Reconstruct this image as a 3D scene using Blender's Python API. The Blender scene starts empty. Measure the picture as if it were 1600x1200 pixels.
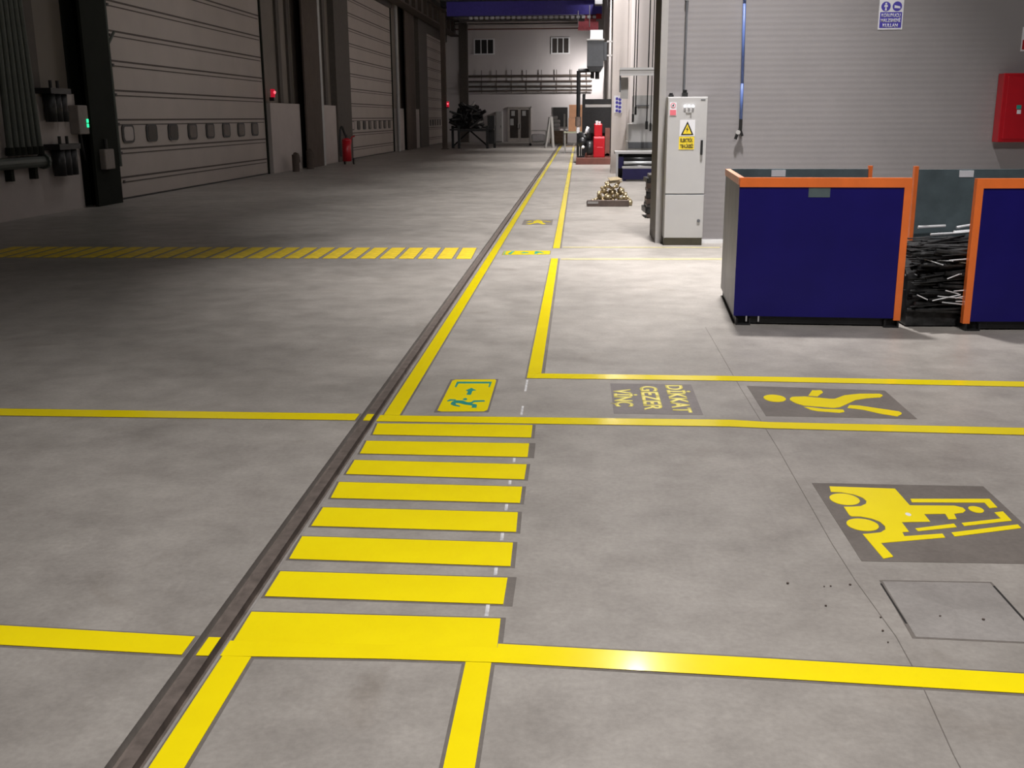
import bpy, bmesh, math, random
from mathutils import Vector, Matrix
from mathutils.geometry import tessellate_polygon
random.seed(7)
C = bpy.context.scene.collection
SC = bpy.context.scene

# ------------------------------------------------------------------ materials
def mat(name, rgb, rough=.5, metal=0., var=.12, scale=6., bump=0., emit=None, estr=0., spec=.5):
    m = bpy.data.materials.new(name); m.use_nodes = True
    nt = m.node_tree; b = nt.nodes['Principled BSDF']
    b.inputs['Roughness'].default_value = rough
    b.inputs['Metallic'].default_value = metal
    b.inputs['Specular IOR Level'].default_value = spec
    tc = nt.nodes.new('ShaderNodeTexCoord')
    n = nt.nodes.new('ShaderNodeTexNoise'); n.inputs['Scale'].default_value = scale
    n.inputs['Detail'].default_value = 5.; n.inputs['Roughness'].default_value = .6
    nt.links.new(tc.outputs['Object'], n.inputs['Vector'])
    r = nt.nodes.new('ShaderNodeValToRGB')
    r.color_ramp.elements[0].position = .3; r.color_ramp.elements[1].position = .7
    r.color_ramp.elements[0].color = (*[max(0, c*(1-var)) for c in rgb], 1)
    r.color_ramp.elements[1].color = (*[min(1, c*(1+var)) for c in rgb], 1)
    nt.links.new(n.outputs['Fac'], r.inputs['Fac'])
    nt.links.new(r.outputs['Color'], b.inputs['Base Color'])
    if bump:
        bp = nt.nodes.new('ShaderNodeBump'); bp.inputs['Strength'].default_value = bump
        bp.inputs['Distance'].default_value = .01
        nt.links.new(n.outputs['Fac'], bp.inputs['Height']); nt.links.new(bp.outputs['Normal'], b.inputs['Normal'])
    if emit:
        b.inputs['Emission Color'].default_value = (*emit, 1); b.inputs['Emission Strength'].default_value = estr
    return m

def concrete(name, rgb, rough):
    m = bpy.data.materials.new(name); m.use_nodes = True
    nt = m.node_tree; L = nt.links; b = nt.nodes['Principled BSDF']
    tc = nt.nodes.new('ShaderNodeTexCoord')
    def noise(sc, det, vec=None, ro=.6, dist=0.):
        n = nt.nodes.new('ShaderNodeTexNoise'); n.inputs['Scale'].default_value = sc; n.inputs['Detail'].default_value = det
        n.inputs['Roughness'].default_value = ro; n.inputs['Distortion'].default_value = dist
        L.new(vec or tc.outputs['Object'], n.inputs['Vector']); return n.outputs['Fac']
    def ramp(f, p0, p1, c0, c1):
        r = nt.nodes.new('ShaderNodeValToRGB'); e = r.color_ramp.elements
        e[0].position = p0; e[1].position = p1; e[0].color = (*c0, 1); e[1].color = (*c1, 1)
        L.new(f, r.inputs['Fac']); return r.outputs['Color']
    def mix(mode, f, a, c):
        x = nt.nodes.new('ShaderNodeMix'); x.data_type = 'RGBA'; x.blend_type = mode
        x.inputs[0].default_value = f; L.new(a, x.inputs[6]); L.new(c, x.inputs[7]); return x.outputs[2]
    big = ramp(noise(.55, 4, dist=.6), .3, .72, [c*.82 for c in rgb], [c*1.14 for c in rgb])
    mid = ramp(noise(3.2, 7, ro=.7), .32, .7, (.80, .79, .78), (1.12, 1.12, 1.11))
    fine = ramp(noise(45, 4), .3, .7, (.9, .9, .9), (1.07, 1.07, 1.07))
    mp = nt.nodes.new('ShaderNodeMapping'); mp.inputs['Scale'].default_value = (7, 1.3, 1); mp.inputs['Rotation'].default_value = (0, 0, .9)
    L.new(tc.outputs['Object'], mp.inputs['Vector'])
    scr = ramp(noise(1.6, 8, mp.outputs['Vector'], .75, 1.2), .64, .74, (1, 1, 1), (1.28, 1.27, 1.25))
    stain = ramp(noise(1.1, 6, ro=.65, dist=1.), .6, .75, (1, 1, 1), (.78, .75, .72))
    col = mix('MULTIPLY', 1, big, mid); col = mix('MULTIPLY', 1, col, fine)
    col = mix('MULTIPLY', .8, col, scr); col = mix('MULTIPLY', .8, col, stain)
    L.new(col, b.inputs['Base Color'])
    rr = ramp(noise(2.2, 6), .3, .7, [rough*.85]*3, [min(1, rough*1.25)]*3); L.new(rr, b.inputs['Roughness'])
    bp = nt.nodes.new('ShaderNodeBump'); bp.inputs['Strength'].default_value = .12; bp.inputs['Distance'].default_value = .004
    L.new(noise(30, 6), bp.inputs['Height']); L.new(bp.outputs['Normal'], b.inputs['Normal'])
    return m

def ribbed(name, rgb, rough, pitch, strength=.35):
    """sheet cladding with fine horizontal ribs"""
    m = mat(name, rgb, rough, 0., .06, .8)
    nt = m.node_tree; b = nt.nodes['Principled BSDF']
    tc = nt.nodes.new('ShaderNodeTexCoord')
    w = nt.nodes.new('ShaderNodeTexWave'); w.wave_type = 'BANDS'; w.bands_direction = 'Z'; w.wave_profile = 'SIN'
    w.inputs['Scale'].default_value = math.pi*2/20/pitch; w.inputs['Distortion'].default_value = .15
    nt.links.new(tc.outputs['Object'], w.inputs['Vector'])
    bp = nt.nodes.new('ShaderNodeBump'); bp.inputs['Strength'].default_value = strength; bp.inputs['Distance'].default_value = .004
    nt.links.new(w.outputs['Fac'], bp.inputs['Height']); nt.links.new(bp.outputs['Normal'], b.inputs['Normal'])
    return m

M = {}
M['floor'] = concrete('floor_concrete', (.34, .315, .29), .42)
M['scrub'] = concrete('scrubbed_concrete', (.17, .15, .135), .5)
M['cover'] = concrete('cover_concrete', (.30, .28, .265), .5)
M['paint'] = mat('yellow_paint', (.98, .775, .005), .2, 0, .05, 2.5, .05)
for _b in [M['paint'].node_tree.nodes['Principled BSDF']]: _b.inputs['Coat Weight'].default_value = .4; _b.inputs['Coat Roughness'].default_value = .1
M['oldpaint'] = mat('worn_yellow_paint', (.80, .58, .03), .45, 0, .25, 9)
M['faint'] = mat('faded_yellow_paint', (.46, .41, .22), .45, 0, .22, 8)
M['pale'] = mat('pale_yellow_paint', (.95, .80, .22), .45, 0, .12, 12)
M['scrubpale'] = concrete('pale_scrubbed_concrete', (.235, .21, .205), .5)
M['green'] = mat('sign_green', (.02, .27, .22), .4)
M['rail'] = mat('rail_steel', (.20, .165, .145), .45, .4, .3, 14)
M['gap'] = mat('dark_gap', (.015, .013, .012), .8)
M['chalk'] = mat('chalk', (.55, .54, .54), .7, 0, .4, 20)
M['door'] = mat('door_panel_white', (.41, .36, .325), .5, 0, .05, 1., spec=.25)
M['seam'] = mat('panel_seam', (.075, .058, .05), .7)
M['black'] = mat('black_plastic', (.012, .012, .012), .45)
M['glassdark'] = mat('dark_glass', (.05, .042, .038), .15)
M['casegrey'] = mat('case_grey', (.22, .19, .17), .6)
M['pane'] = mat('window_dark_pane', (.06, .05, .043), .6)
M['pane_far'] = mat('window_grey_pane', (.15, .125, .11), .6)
M['lwall'] = mat('left_wall_cladding', (.17, .145, .12), .7, 0, .1, .6)
M['lwdark'] = mat('left_wall_dark', (.07, .058, .048), .7)
M['parapet'] = mat('parapet_white', (.43, .38, .355), .7, 0, .06, 1.2)
M['coldark'] = mat('column_brown', (.085, .066, .055), .8, 0, .1, 3, spec=.2)
M['colblack'] = mat('column_green_black', (.014, .016, .012), .85, 0, .1, 3, spec=.15)
M['conduit'] = mat('conduit_grey_green', (.075, .085, .072), .5, .2)
M['rwall'] = ribbed('grey_ribbed_cladding', (.265, .249, .251), .5, .075, .16)
M['rend'] = mat('wall_end_unlit', (.10, .085, .07), .6, 0, .15, 3)  # dark brown puts the shade of the unlit end face into the colour
M['rtrim'] = mat('corner_trim_grey', (.36, .345, .335), .5, 0, .05, 3)
M['white'] = mat('white_enamel', (.78, .78, .78), .4, 0, .03, 3)
M['cabinet'] = mat('cabinet_light_grey', (.47, .462, .458), .38, 0, .03, 3)
M['plinth'] = mat('plinth_dark', (.10, .09, .06), .6)
M['lamp'] = mat('indicator_white', (1, 1, 1), .3, emit=(.9, .92, 1), estr=2.)
M['red'] = mat('red_enamel', (.42, .006, .014), .35, 0, .08, 3)
M['pink'] = mat('pinkish_red', (.75, .16, .2), .5)
M['blue'] = mat('blue_container_paint', (.010, .007, .115), .35, 0, .12, 2.2, spec=.22)
M['teal'] = mat('container_inside_grey_teal', (.075, .105, .115), .55, 0, .25, 4)
M['orange'] = mat('orange_paint', (.80, .17, .03), .42, 0, .08, 5)
M['paleorange'] = mat('pale_orange_paint', (.75, .36, .24), .42, 0, .08, 5)
M['galv'] = mat('galvanised_sheet', (.10, .092, .092), .4, .4, .5, 2.)
M['blackmetal'] = mat('black_metal', (.016, .016, .017), .4, .3, .3, 9)
M['scrap'] = mat('scrap_steel', (.045, .045, .046), .4, .6, .7, 11)
M['shine'] = mat('pale_shine_metal', (.8, .81, .83), .25, .3, .1, 9)  # whitish and hardly metallic, so the shine sits in the colour
M['signwhite'] = mat('sign_white', (.72, .72, .75), .45, 0, .03)
M['signblue'] = mat('sign_blue', (.06, .045, .36), .45, 0, .05)
M['signyellow'] = mat('sign_yellow', (.82, .62, .03), .45, 0, .05)
M['hose'] = mat('blue_hose', (.10, .16, .40), .4)
M['brass'] = mat('brass', (.47, .38, .23), .36, .6, .35, 30)
M['brownsteel'] = mat('brown_steel', (.15, .115, .10), .5, .3, .25, 10)
M['rust'] = mat('red_brown_base', (.13, .042, .03), .55, 0, .25, 5)
M['bluedark'] = mat('dark_blue_paint', (.012, .010, .06), .4, 0, .15, 3)
M['bwall'] = mat('back_wall_white', (.54, .50, .49), .7, 0, .05, .3)
M['baywall'] = mat('bay_wall_white', (.72, .66, .64), .7, 0, .03, .4)
M['pillar'] = mat('pillar_beige', (.58, .52, .49), .6, 0, .05, 1.5)
M['greybox'] = mat('grey_box', (.115, .12, .13), .5)
M['filtergrey'] = mat('filter_dark_grey', (.045, .048, .054), .6)
M['midgrey'] = mat('mid_grey', (.40, .39, .38), .5, 0, .06)
M['doorgrey'] = mat('aluminium_frame_grey', (.42, .38, .35), .45, .2)
M['cardboard'] = mat('cardboard', (.50, .26, .15), .8, 0, .1, 4)
M['wood'] = mat('pallet_wood', (.42, .32, .23), .8, 0, .2, 9)
M['tabletop'] = mat('pale_green_top', (.50, .52, .40), .5)
M['craneblue'] = mat('crane_blue', (.075, .055, .42), .45)
M['ceil'] = mat('ceiling_dark', (.05, .045, .045), .8)
M['led'] = mat('green_display', (0, .3, .15), .4, emit=(.02, .8, .32), estr=1.6)
M['beacon'] = mat('red_beacon', (.5, .0, .02), .3, emit=(1, .02, .06), estr=.35)
M['beaconcore'] = mat('red_beacon_core', (.8, .2, .2), .3, emit=(1, .12, .16), estr=1.6)

# ------------------------------------------------------------------ helpers
def tag(o, label=None, cat=None, group=None, kind=None):
    if label: o['label'] = label
    if cat: o['category'] = cat
    if group: o['group'] = group
    if kind: o['kind'] = kind
    return o
def thing(name, label, cat, loc=(0, 0, 0), rz=0., group=None, kind=None):
    o = bpy.data.objects.new(name, None); C.objects.link(o); o.empty_display_size = .1
    o.location = loc; o.rotation_euler = (0, 0, rz)
    return tag(o, label, cat, group, kind)
def obj(name, bm, m, parent=None, smooth=False, loc=None):
    me = bpy.data.meshes.new(name); bmesh.ops.recalc_face_normals(bm, faces=bm.faces[:])
    bm.to_mesh(me); bm.free(); me.materials.append(M[m] if isinstance(m, str) else m)
    if smooth:
        for p in me.polygons: p.use_smooth = True
    o = bpy.data.objects.new(name, me); C.objects.link(o)
    if parent: o.parent = parent
    if loc: o.location = loc
    return o
def box(x0, x1, y0, y1, z0, z1, bm=None, bev=0.):
    own = bmesh.new()
    bmesh.ops.create_cube(own, size=1)
    for v in own.verts:
        v.co = ((x0+x1)/2+v.co.x*(x1-x0), (y0+y1)/2+v.co.y*(y1-y0), (z0+z1)/2+v.co.z*(z1-z0))
    if bev: bmesh.ops.bevel(own, geom=own.edges[:], offset=bev, segments=2, affect='EDGES', profile=.5)
    return merge(bm, own)
def merge(bm, own):
    if bm is None: return own
    me = bpy.data.meshes.new('t'); own.to_mesh(me); own.free(); bm.from_mesh(me); bpy.data.meshes.remove(me); return bm
def tube(p0, p1, r, bm=None, seg=12, r2=None):
    p0 = Vector(p0); p1 = Vector(p1); d = p1-p0; own = bmesh.new()
    bmesh.ops.create_cone(own, cap_ends=True, segments=seg, radius1=r, radius2=r if r2 is None else r2, depth=d.length)
    q = Vector((0, 0, 1)).rotation_difference(d.normalized()).to_matrix().to_4x4()
    bmesh.ops.transform(own, matrix=Matrix.Translation((p0+p1)/2) @ q, verts=own.verts[:])
    return merge(bm, own)
def bar(p0, p1, w, h, bm=None):
    """rectangular bar between two points"""
    p0 = Vector(p0); p1 = Vector(p1); d = p1-p0; own = bmesh.new(); bmesh.ops.create_cube(own, size=1)
    for v in own.verts: v.co = (v.co.x*w, v.co.y*h, v.co.z*d.length)
    q = d.to_track_quat('Z', 'Y').to_matrix().to_4x4()
    bmesh.ops.transform(own, matrix=Matrix.Translation((p0+p1)/2) @ q, verts=own.verts[:])
    return merge(bm, own)
def path(pts, r, bm=None, seg=8):
    for a, b in zip(pts, pts[1:]): bm = tube(a, b, r, bm, seg)
    return bm
def ball(c, r, bm=None, s=(1, 1, 1)):
    own = bmesh.new(); bmesh.ops.create_uvsphere(own, u_segments=14, v_segments=8, radius=r)
    for v in own.verts: v.co = (c[0]+v.co.x*s[0], c[1]+v.co.y*s[1], c[2]+v.co.z*s[2])
    return merge(bm, own)
def prism(pts, z0, z1, bm=None):
    """polygon on the floor plane given thickness"""
    own = bmesh.new(); n = len(pts)
    if sum(pts[i][0]*pts[(i+1) % n][1]-pts[(i+1) % n][0]*pts[i][1] for i in range(n)) < 0: pts = list(pts)[::-1]
    a = [own.verts.new((p[0], p[1], z0)) for p in pts]; b = [own.verts.new((p[0], p[1], z1)) for p in pts]
    for tri in tessellate_polygon([[Vector((p[0], p[1], 0)) for p in pts]]):
        q = [pts[k] for k in tri]; ar = (q[1][0]-q[0][0])*(q[2][1]-q[0][1])-(q[2][0]-q[0][0])*(q[1][1]-q[0][1])
        if ar < 0: tri = tri[::-1]
        own.faces.new([b[k] for k in tri]); own.faces.new([a[k] for k in tri[::-1]])
    for i in range(n): own.faces.new((a[i], a[(i+1) % n], b[(i+1) % n], b[i]))
    return merge(bm, own)
def prismxz(pts, y0, y1, bm=None):
    """polygon in the x-z plane extruded along y"""
    own = prism(pts, 0, 1)
    for v in own.verts: v.co = (v.co.x, y0+(y1-y0)*v.co.z, v.co.y)
    return merge(bm, own)
def prismyz(pts, x0, x1):
    b = prism(pts, x0, x1)
    for v in b.verts: v.co = (v.co.z, v.co.x, v.co.y)
    return b
def disc_xz(cx, cz, r, y0, y1, bm=None, seg=24):
    return prismxz([(cx+r*math.cos(2*math.pi*i/seg), cz+r*math.sin(2*math.pi*i/seg)) for i in range(seg)], y0, y1, bm)
def ell(cx, cy, rx, ry, seg=28): return [(cx+rx*math.cos(2*math.pi*i/seg), cy+ry*math.sin(2*math.pi*i/seg)) for i in range(seg)]
def grow(pts, e):
    """offset a convex outline outwards"""
    out = []; n = len(pts); V = [Vector(p[:2]) for p in pts]
    area = sum(V[i].x*V[(i+1) % n].y-V[(i+1) % n].x*V[i].y for i in range(n)); s = 1 if area > 0 else -1
    for i in range(n):
        a, b, c = V[i-1], V[i], V[(i+1) % n]
        d1 = (b-a).normalized(); d2 = (c-b).normalized()
        n1 = Vector((d1.y, -d1.x))*s; n2 = Vector((d2.y, -d2.x))*s
        k = (n1+n2)/(1+n1.dot(n2)); out.append((b.x+k.x*e, b.y+k.y*e))
    return out
NB = [0]
def mark(name, pts, label, cat, m='paint', group=None, border=.012, th=.003, shift=0.):
    """a painted marking lying on the floor, with the scrubbed border the masking tape left"""
    cx = sum(p[0] for p in pts)/len(pts); cy = sum(p[1] for p in pts)/len(pts)
    loc = [(p[0]-cx, p[1]-cy) for p in pts]
    o = obj(name, prism(loc, .0012, th), m, loc=(cx, cy, 0)); tag(o, label, cat, group)
    if border:
        g = grow(loc, border)
        if shift: g = [(x+(shift if x > 0 else 0), y) for x, y in g]
        NB[0] += 1; obj('scrubbed_border', prism(g, .0001, .0003+.000008*NB[0]), 'scrub', o)
    return o
def text(name, s, cap, width, m, parent, o, u, v, th=.0015, bold=.012):
    """raised lettering: cap height and overall width in metres, reading along u, upright along v"""
    def build(st):
        cu = bpy.data.curves.new('t', 'FONT'); cu.body = st; cu.size = 1; cu.offset = bold
        ob = bpy.data.objects.new('t', cu); C.objects.link(ob)
        bpy.context.view_layer.update()
        me = bpy.data.meshes.new_from_object(ob.evaluated_get(bpy.context.evaluated_depsgraph_get()))
        bpy.data.objects.remove(ob); bpy.data.curves.remove(cu); return me
    h = build('H'); ch = max(x.co.y for x in h.vertices); bpy.data.meshes.remove(h)
    me = build(s); x0 = min(x.co.x for x in me.vertices); x1 = max(x.co.x for x in me.vertices)
    o = Vector(o); u = Vector(u); v = Vector(v); w = u.cross(v)
    bm = bmesh.new(); bm.from_mesh(me); bpy.data.meshes.remove(me)
    r = bmesh.ops.extrude_face_region(bm, geom=bm.faces[:])
    top = {g for g in r['geom'] if isinstance(g, bmesh.types.BMVert)}
    for q in bm.verts:
        q.co = o+u*((q.co.x-x0)/(x1-x0)*width)+v*(q.co.y/ch*cap)+w*(th if q in top else 0)
    return obj(name, bm, m, parent)
ORD = ['first', 'second', 'third', 'fourth', 'fifth', 'sixth', 'seventh', 'eighth', 'ninth', 'tenth', 'eleventh', 'twelfth', 'thirteenth',
       'fourteenth', 'fifteenth', 'sixteenth', 'seventeenth', 'eighteenth', 'nineteenth', 'twentieth', 'twenty-first', 'twenty-second',
       'twenty-third', 'twenty-fourth', 'twenty-fifth', 'twenty-sixth', 'twenty-seventh', 'twenty-eighth']
def dup(o, loc=None, rot=None):
    c = o.copy(); C.objects.link(c)
    if loc is not None: c.location = loc
    if rot is not None: c.rotation_euler = rot
    for ch in list(o.children):
        k = ch.copy(); C.objects.link(k); k.parent = c
    return c

# ------------------------------------------------------------------ camera
cam = bpy.data.cameras.new('camera'); co = bpy.data.objects.new('camera', cam); C.objects.link(co)
cam.sensor_width = 36; cam.lens = 36*1630/1600; cam.clip_end = 300
yaw, pit, rol = math.radians(-3.62), math.radians(14.34), math.radians(-.30)
fw = Vector((math.sin(yaw)*math.cos(pit), math.cos(yaw)*math.cos(pit), -math.sin(pit)))
rt = Vector((math.cos(yaw), -math.sin(yaw), 0)); up = rt.cross(fw)
r2 = rt*math.cos(rol)+up*math.sin(rol); u2 = up*math.cos(rol)-rt*math.sin(rol)
co.matrix_world = Matrix(((r2.x, u2.x, -fw.x, 0), (r2.y, u2.y, -fw.y, 0), (r2.z, u2.z, -fw.z, 1.7), (0, 0, 0, 1)))
SC.camera = co

# ------------------------------------------------------------------ setting
GL, GR = -1.264, -1.157                       # the channel of the sunken rail
bm = bmesh.new()
prof = [(-14, 0), (GL, 0), (GL, -.05), (GR, -.05), (GR, 0), (16, 0), (16, -.3), (-14, -.3)]
a = [bm.verts.new((x, -3, z)) for x, z in prof]; b = [bm.verts.new((x, 80, z)) for x, z in prof]
for i in range(8): bm.faces.new((a[i], a[(i+1) % 8], b[(i+1) % 8], b[i]))
f1 = bm.faces.new(a); f2 = bm.faces.new(b[::-1]); bmesh.ops.triangulate(bm, faces=[f1, f2])
tag(obj('floor', bm, 'floor'), kind='structure')
t = thing('sunken_rail', 'dark steel rail sunk in a narrow floor channel beside the walkway', 'rail', (-1.21, 0, 0))
obj('rail_head', box(-.021, .021, 0, 76, -.05, -.001), 'rail', t)
obj('channel_bed', box(-.054, -.021, 0, 76, -.05, -.032, box(.021, .053, 0, 76, -.05, -.032)), 'rail', t)
obj('channel_lip', box(.053, .062, 0, 76, 0, .0012), 'cover', t)

# right partition with ribbed cladding
tag(obj('wall_right', box(1.1, 10, 14.62, 15.75, 0, 6.2), 'rwall'), kind='structure')
tag(obj('trim_1', box(1.075, 1.1, 14.62, 15.75, 0, 6.2), 'rend'), kind='structure')
tag(obj('trim_2', box(1.075, 1.165, 14.605, 14.62, 0, 6.2), 'rtrim'), kind='structure')
tag(obj('baseboard_right', box(1.7, 10, 14.60, 14.62, 0, .05), 'white'), kind='structure')
# bay behind it and the far right side of the hall
tag(obj('wall_bay', box(1.65, 12, 36, 36.3, 0, 10.5), 'baywall'), kind='structure')
tag(obj('wall_far_right', box(1.65, 1.95, 36.3, 76, 0, 10.5), 'baywall'), kind='structure')
tag(obj('wall_back', box(-12, 1.65, 76, 76.3, 0, 10.5), 'bwall'), kind='structure')
tag(obj('ceiling', box(-14, 16, -3, 80, 10.5, 10.7), 'ceil'), kind='structure')
tag(obj('wall_side_right', box(10, 10.2, -3, 36, 0, 10.5), 'lwdark'), kind='structure')
tag(obj('wall_behind', box(-14, 16, -3.2, -3, 0, 10.5), 'lwdark'), kind='structure')

# left wall: a line that closes in slightly on the rail; local x = off the wall, local y = along it
LA = -math.atan(.011)
def lw(s, off=0.):
    c, q = math.cos(LA), math.sin(LA)
    return Vector((-9.92+c*off-q*s, q*off+c*s, 0))
def lstruct(name, bm, m): o = obj(name, bm, m); o.location = (-9.92, 0, 0); o.rotation_euler = (0, 0, LA); return tag(o, kind='structure')
def lthing(name, label, cat, s, off=0., z=0., group=None, kind=None):
    p = lw(s, off); return thing(name, label, cat, (p.x, p.y, z), LA, group, kind)
lstruct('wall_left', box(-.6, -.3, -3, 76.4, 0, 10.5), 'lwall')

def rounded(y0, y1, z0, z1, r, x0, x1):
    pts = []
    for cy, cz, a0 in ((y1-r, z1-r, 0), (y0+r, z1-r, 90), (y0+r, z0+r, 180), (y1-r, z0+r, 270)):
        for k in range(6): a = math.radians(a0+18*k); pts.append((cy+r*math.cos(a), cz+r*math.sin(a)))
    b = prism(pts, x0, x1)
    for v in b.verts: v.co = (v.co.z, v.co.x, v.co.y)
    return b
def sectional_door(n, s0, s1, top=7.05):
    t = lthing('door_%d' % n, None, None, s0, 0, 0, kind='structure'); W = s1-s0
    edges = [0.02]+[.47+.61*k for k in range(0, 12)]; edges = [e for e in edges if e < top]+[top]
    for i in range(len(edges)-1):
        z0, z1 = edges[i], edges[i+1]
        p = obj('door_panel', box(-.3, -.24, 0, W, z0+.012, z1-.012, bev=.008), 'door', t)
        if i == 2:
            pitch = (W-.55)/8
            for k in range(8):
                y = .33+pitch*(k+.08)
                w0, w1, a0, a1 = y, y+pitch*.48, z0+.12, z1-.10
                fr = obj('window_frame', rounded(w0, w1, a0, a1, .11, -.245, -.215), 'black', p)
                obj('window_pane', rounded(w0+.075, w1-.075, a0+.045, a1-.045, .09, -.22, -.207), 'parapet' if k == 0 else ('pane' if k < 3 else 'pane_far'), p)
    bm = None
    for e in edges[1:-1]:
        bm = box(-.31, -.236, 0, W, e-.02, e+.02, bm)
        bm = box(-.242, -.234, .25, W-.1, e-.115, e-.09, bm)
    obj('panel_seam', bm, 'seam', t)
    bm = None
    for e in edges[1:-1]: bm = box(-.245, -.22, .28, .36, e-.12, e-.06, bm)
    obj('hinge', bm, 'black', t)
    obj('guide_rail', box(-.3, -.2, -.12, 0, 0, top, box(-.3, -.2, W, W+.12, 0, top)), 'colblack', t)
    obj('bottom_seal', box(-.3, -.23, 0, W, 0, .035), 'black', t)
    return t
sectional_door(1, 22.3, 33.1); sectional_door(2, 44.75, 54.95); sectional_door(3, 66.1, 75.6, 6.75)
# white parapets, wall zones above, columns
for k, (s0, s1) in enumerate([(10, 20.5), (33.35, 36.8), (39.15, 42.1), (55.7, 57.6), (60.8, 62.8)]):
    lstruct('trim_%d' % (3+k), box(-.3, -.12, s0, s1, 0, 2.18), 'parapet')
lstruct('trim_8', box(-.3, -.1, 22.3, 33.1, 7.05, 9, box(-.3, -.1, 44.7, 55, 7.05, 9, box(-.3, -.1, 66, 75.6, 6.75, 9))), 'lwdark')
bm = None
for s in (34.9, 36.1, 41.0, 19.1, 18.5): bm = box(-.3, -.22, s, s+.35, 2.2, 9, bm)
lstruct('trim_9', bm, 'lwdark')
lstruct('trim_10', box(-.3, -.05, 42.1, 44.6, 0, 9, box(-.3, -.05, 62.8, 66.0, 0, 9)), 'lwdark')
def column(name, s0, s1, m, d=.32, top=9.):
    b = box(-.3, -.3+d*.2, s0, s1, 0, top); box(-.3, d-.06, (s0+s1)/2-.06, (s0+s1)/2+.06, 0, top, b)
    box(d-.06, d, s0, s1, 0, top, b); lstruct(name, b, m)
column('pillar', 20.65, 21.75, 'colblack', .1); column('pillar', 36.85, 39.0, 'coldark', .1); column('pillar', 57.7, 60.6, 'coldark', .05)
t = lthing('drainpipe', 'pale vertical pipe on the brown column left of the wheeled fire extinguisher', 'pipe', 39.15, .05)
obj('pipe_run', tube((0, 0, 0), (0, 0, 9), .09), 'midgrey', t)
t = lthing('drainpipe', 'thin pale vertical pipe just beyond the second big door', 'pipe', 55.6, -.05)
obj('pipe_run', tube((0, 0, 0), (0, 0, 8.5), .08), 'midgrey', t)
t = lthing('conduit', 'grey conduit rising up the edge of the nearest big door', 'pipe', 21.95, .02, .74)
obj('pipe_run', path([(0, 0, 0), (0, -.05, 2.6), (0, 0, 8)], .045), 'conduit', t); obj('branch', path([(0, -.03, 2.45), (0, .3, 2.72)], .03), 'conduit', t)
# near-left services
for k in range(6):
    s = 17.75+.2*k
    t = lthing('service_pipe', '%s upright pipe from the near end of the left-wall pipe bank' % ORD[k], 'pipe', s, .0, 1.08, 'upright pipes on the left wall')
    obj('pipe_run', tube((0, 0, .05), (0, -.08*k+.1, 5.5), .055), 'conduit', t); obj('collar', tube((0, 0, .02), (0, 0, .16), .075), 'colblack', t)
t = lthing('pipe_header', 'thick horizontal header pipe under the upright pipe bank', 'pipe', 17.2, 0, .97)
obj('pipe_run', tube((0, 0, 0), (0, 1.75, 0), .1), 'conduit', t); obj('flange', tube((0, 1.6, 0), (0, 1.68, 0), .14), 'conduit', t)
obj('bracket', box(-.12, .0, .5, .6, -.3, 0), 'colblack', t); obj('bracket', box(-.12, .0, 1.3, 1.4, -.3, 0), 'colblack', t)
def filterbox(s0, s1, z0, z1, label):
    t = lthing('filter_housing', label, 'filter', s0, .05, z0); W = s1-s0
    bm = None
    for k in range(3): bm = tube((0, W*(k+.5)/3, 0), (0, W*(k+.5)/3, z1-z0-.08), W/6*.98, bm, 14)
    obj('bowl', bm, 'black', t, True); obj('head', box(-.17, .14, -.08, W+.03, z1-z0-.1, z1-z0), 'black', t)
    obj('pipe_stub', tube((0, W*.3, z1-z0), (0, W*.3, z1-z0+.14), .03), 'black', t); obj('pipe_stub', tube((0, W*.7, z1-z0), (0, W*.7, z1-z0+.14), .03), 'black', t)
filterbox(19.1, 19.75, 1.66, 2.26, 'upper of two black triple filter housings on the left wall')
filterbox(19.2, 19.9, .68, 1.26, 'lower of two black triple filter housings on the left wall')
t = lthing('door_controller', 'small grey door control box with a glowing green display', 'control box', 20.2, -.02, 1.42)
obj('case', box(-.1, .1, 0, .4, 0, .55, bev=.02), 'casegrey', t); obj('display', box(.1, .112, .3, .37, .13, .2, box(.1, .112, .3, .37, .22, .29)), 'led', t)
obj('cable', path([(0, .2, 0), (0, .25, -.3), (-.05, .4, -.5)], .02), 'black', t)
t = lthing('junction_box', 'light grey junction box low on the dark column by the nearest door', 'box', 20.85, .13, .72)
obj('case', box(-.03, .1, 0, .42, 0, .4, bev=.02), 'casegrey', t); obj('gland', tube((.03, .2, .4), (.03, .2, .6), .04), 'black', t)
def beacon(s, z, label):
    t = lthing('warning_beacon', label, 'light', s, -.1, z, 'red beacons beside the big doors')
    obj('bracket', box(-.1, .05, -.06, .06, -.14, -.03), 'black', t); obj('lens', tube((0, 0, -.03), (0, 0, .22), .07), 'beacon', t, True)
    obj('lamp_core', ball((.05, 0, .12), .055), 'beaconcore', t, True)
beacon(33.65, 2.38, 'glowing red beacon lamp at the far edge of the nearest big door')
p = lw(39.9, .75)
t = thing('fire_extinguisher', 'red wheeled fire extinguisher standing against the white left parapet', 'fire extinguisher', (p.x, p.y, 0))
obj('cylinder', tube((0, 0, .12), (0, 0, .88), .17, ball((0, 0, .88), .17, None, (1, 1, .6)), 20), 'red', t, True)
obj('valve', tube((0, 0, .95), (0, 0, 1.1), .05), 'black', t); obj('hose', path([(-.02, -.05, 1.08), (-.1, -.18, 1.4), (-.16, -.22, 1.3), (-.2, -.22, .8), (-.18, -.2, .3)], .045), 'black', t)
obj('handle', path([(.1, .1, .5), (.17, .14, 1.0), (.3, .14, 1.05)], .025), 'red', t)
for s in (-1, 1): obj('wheel', tube((.04+s*.17, .1, .12), (.09+s*.17, .1, .12), .12, None, 18), 'black', t)
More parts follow.
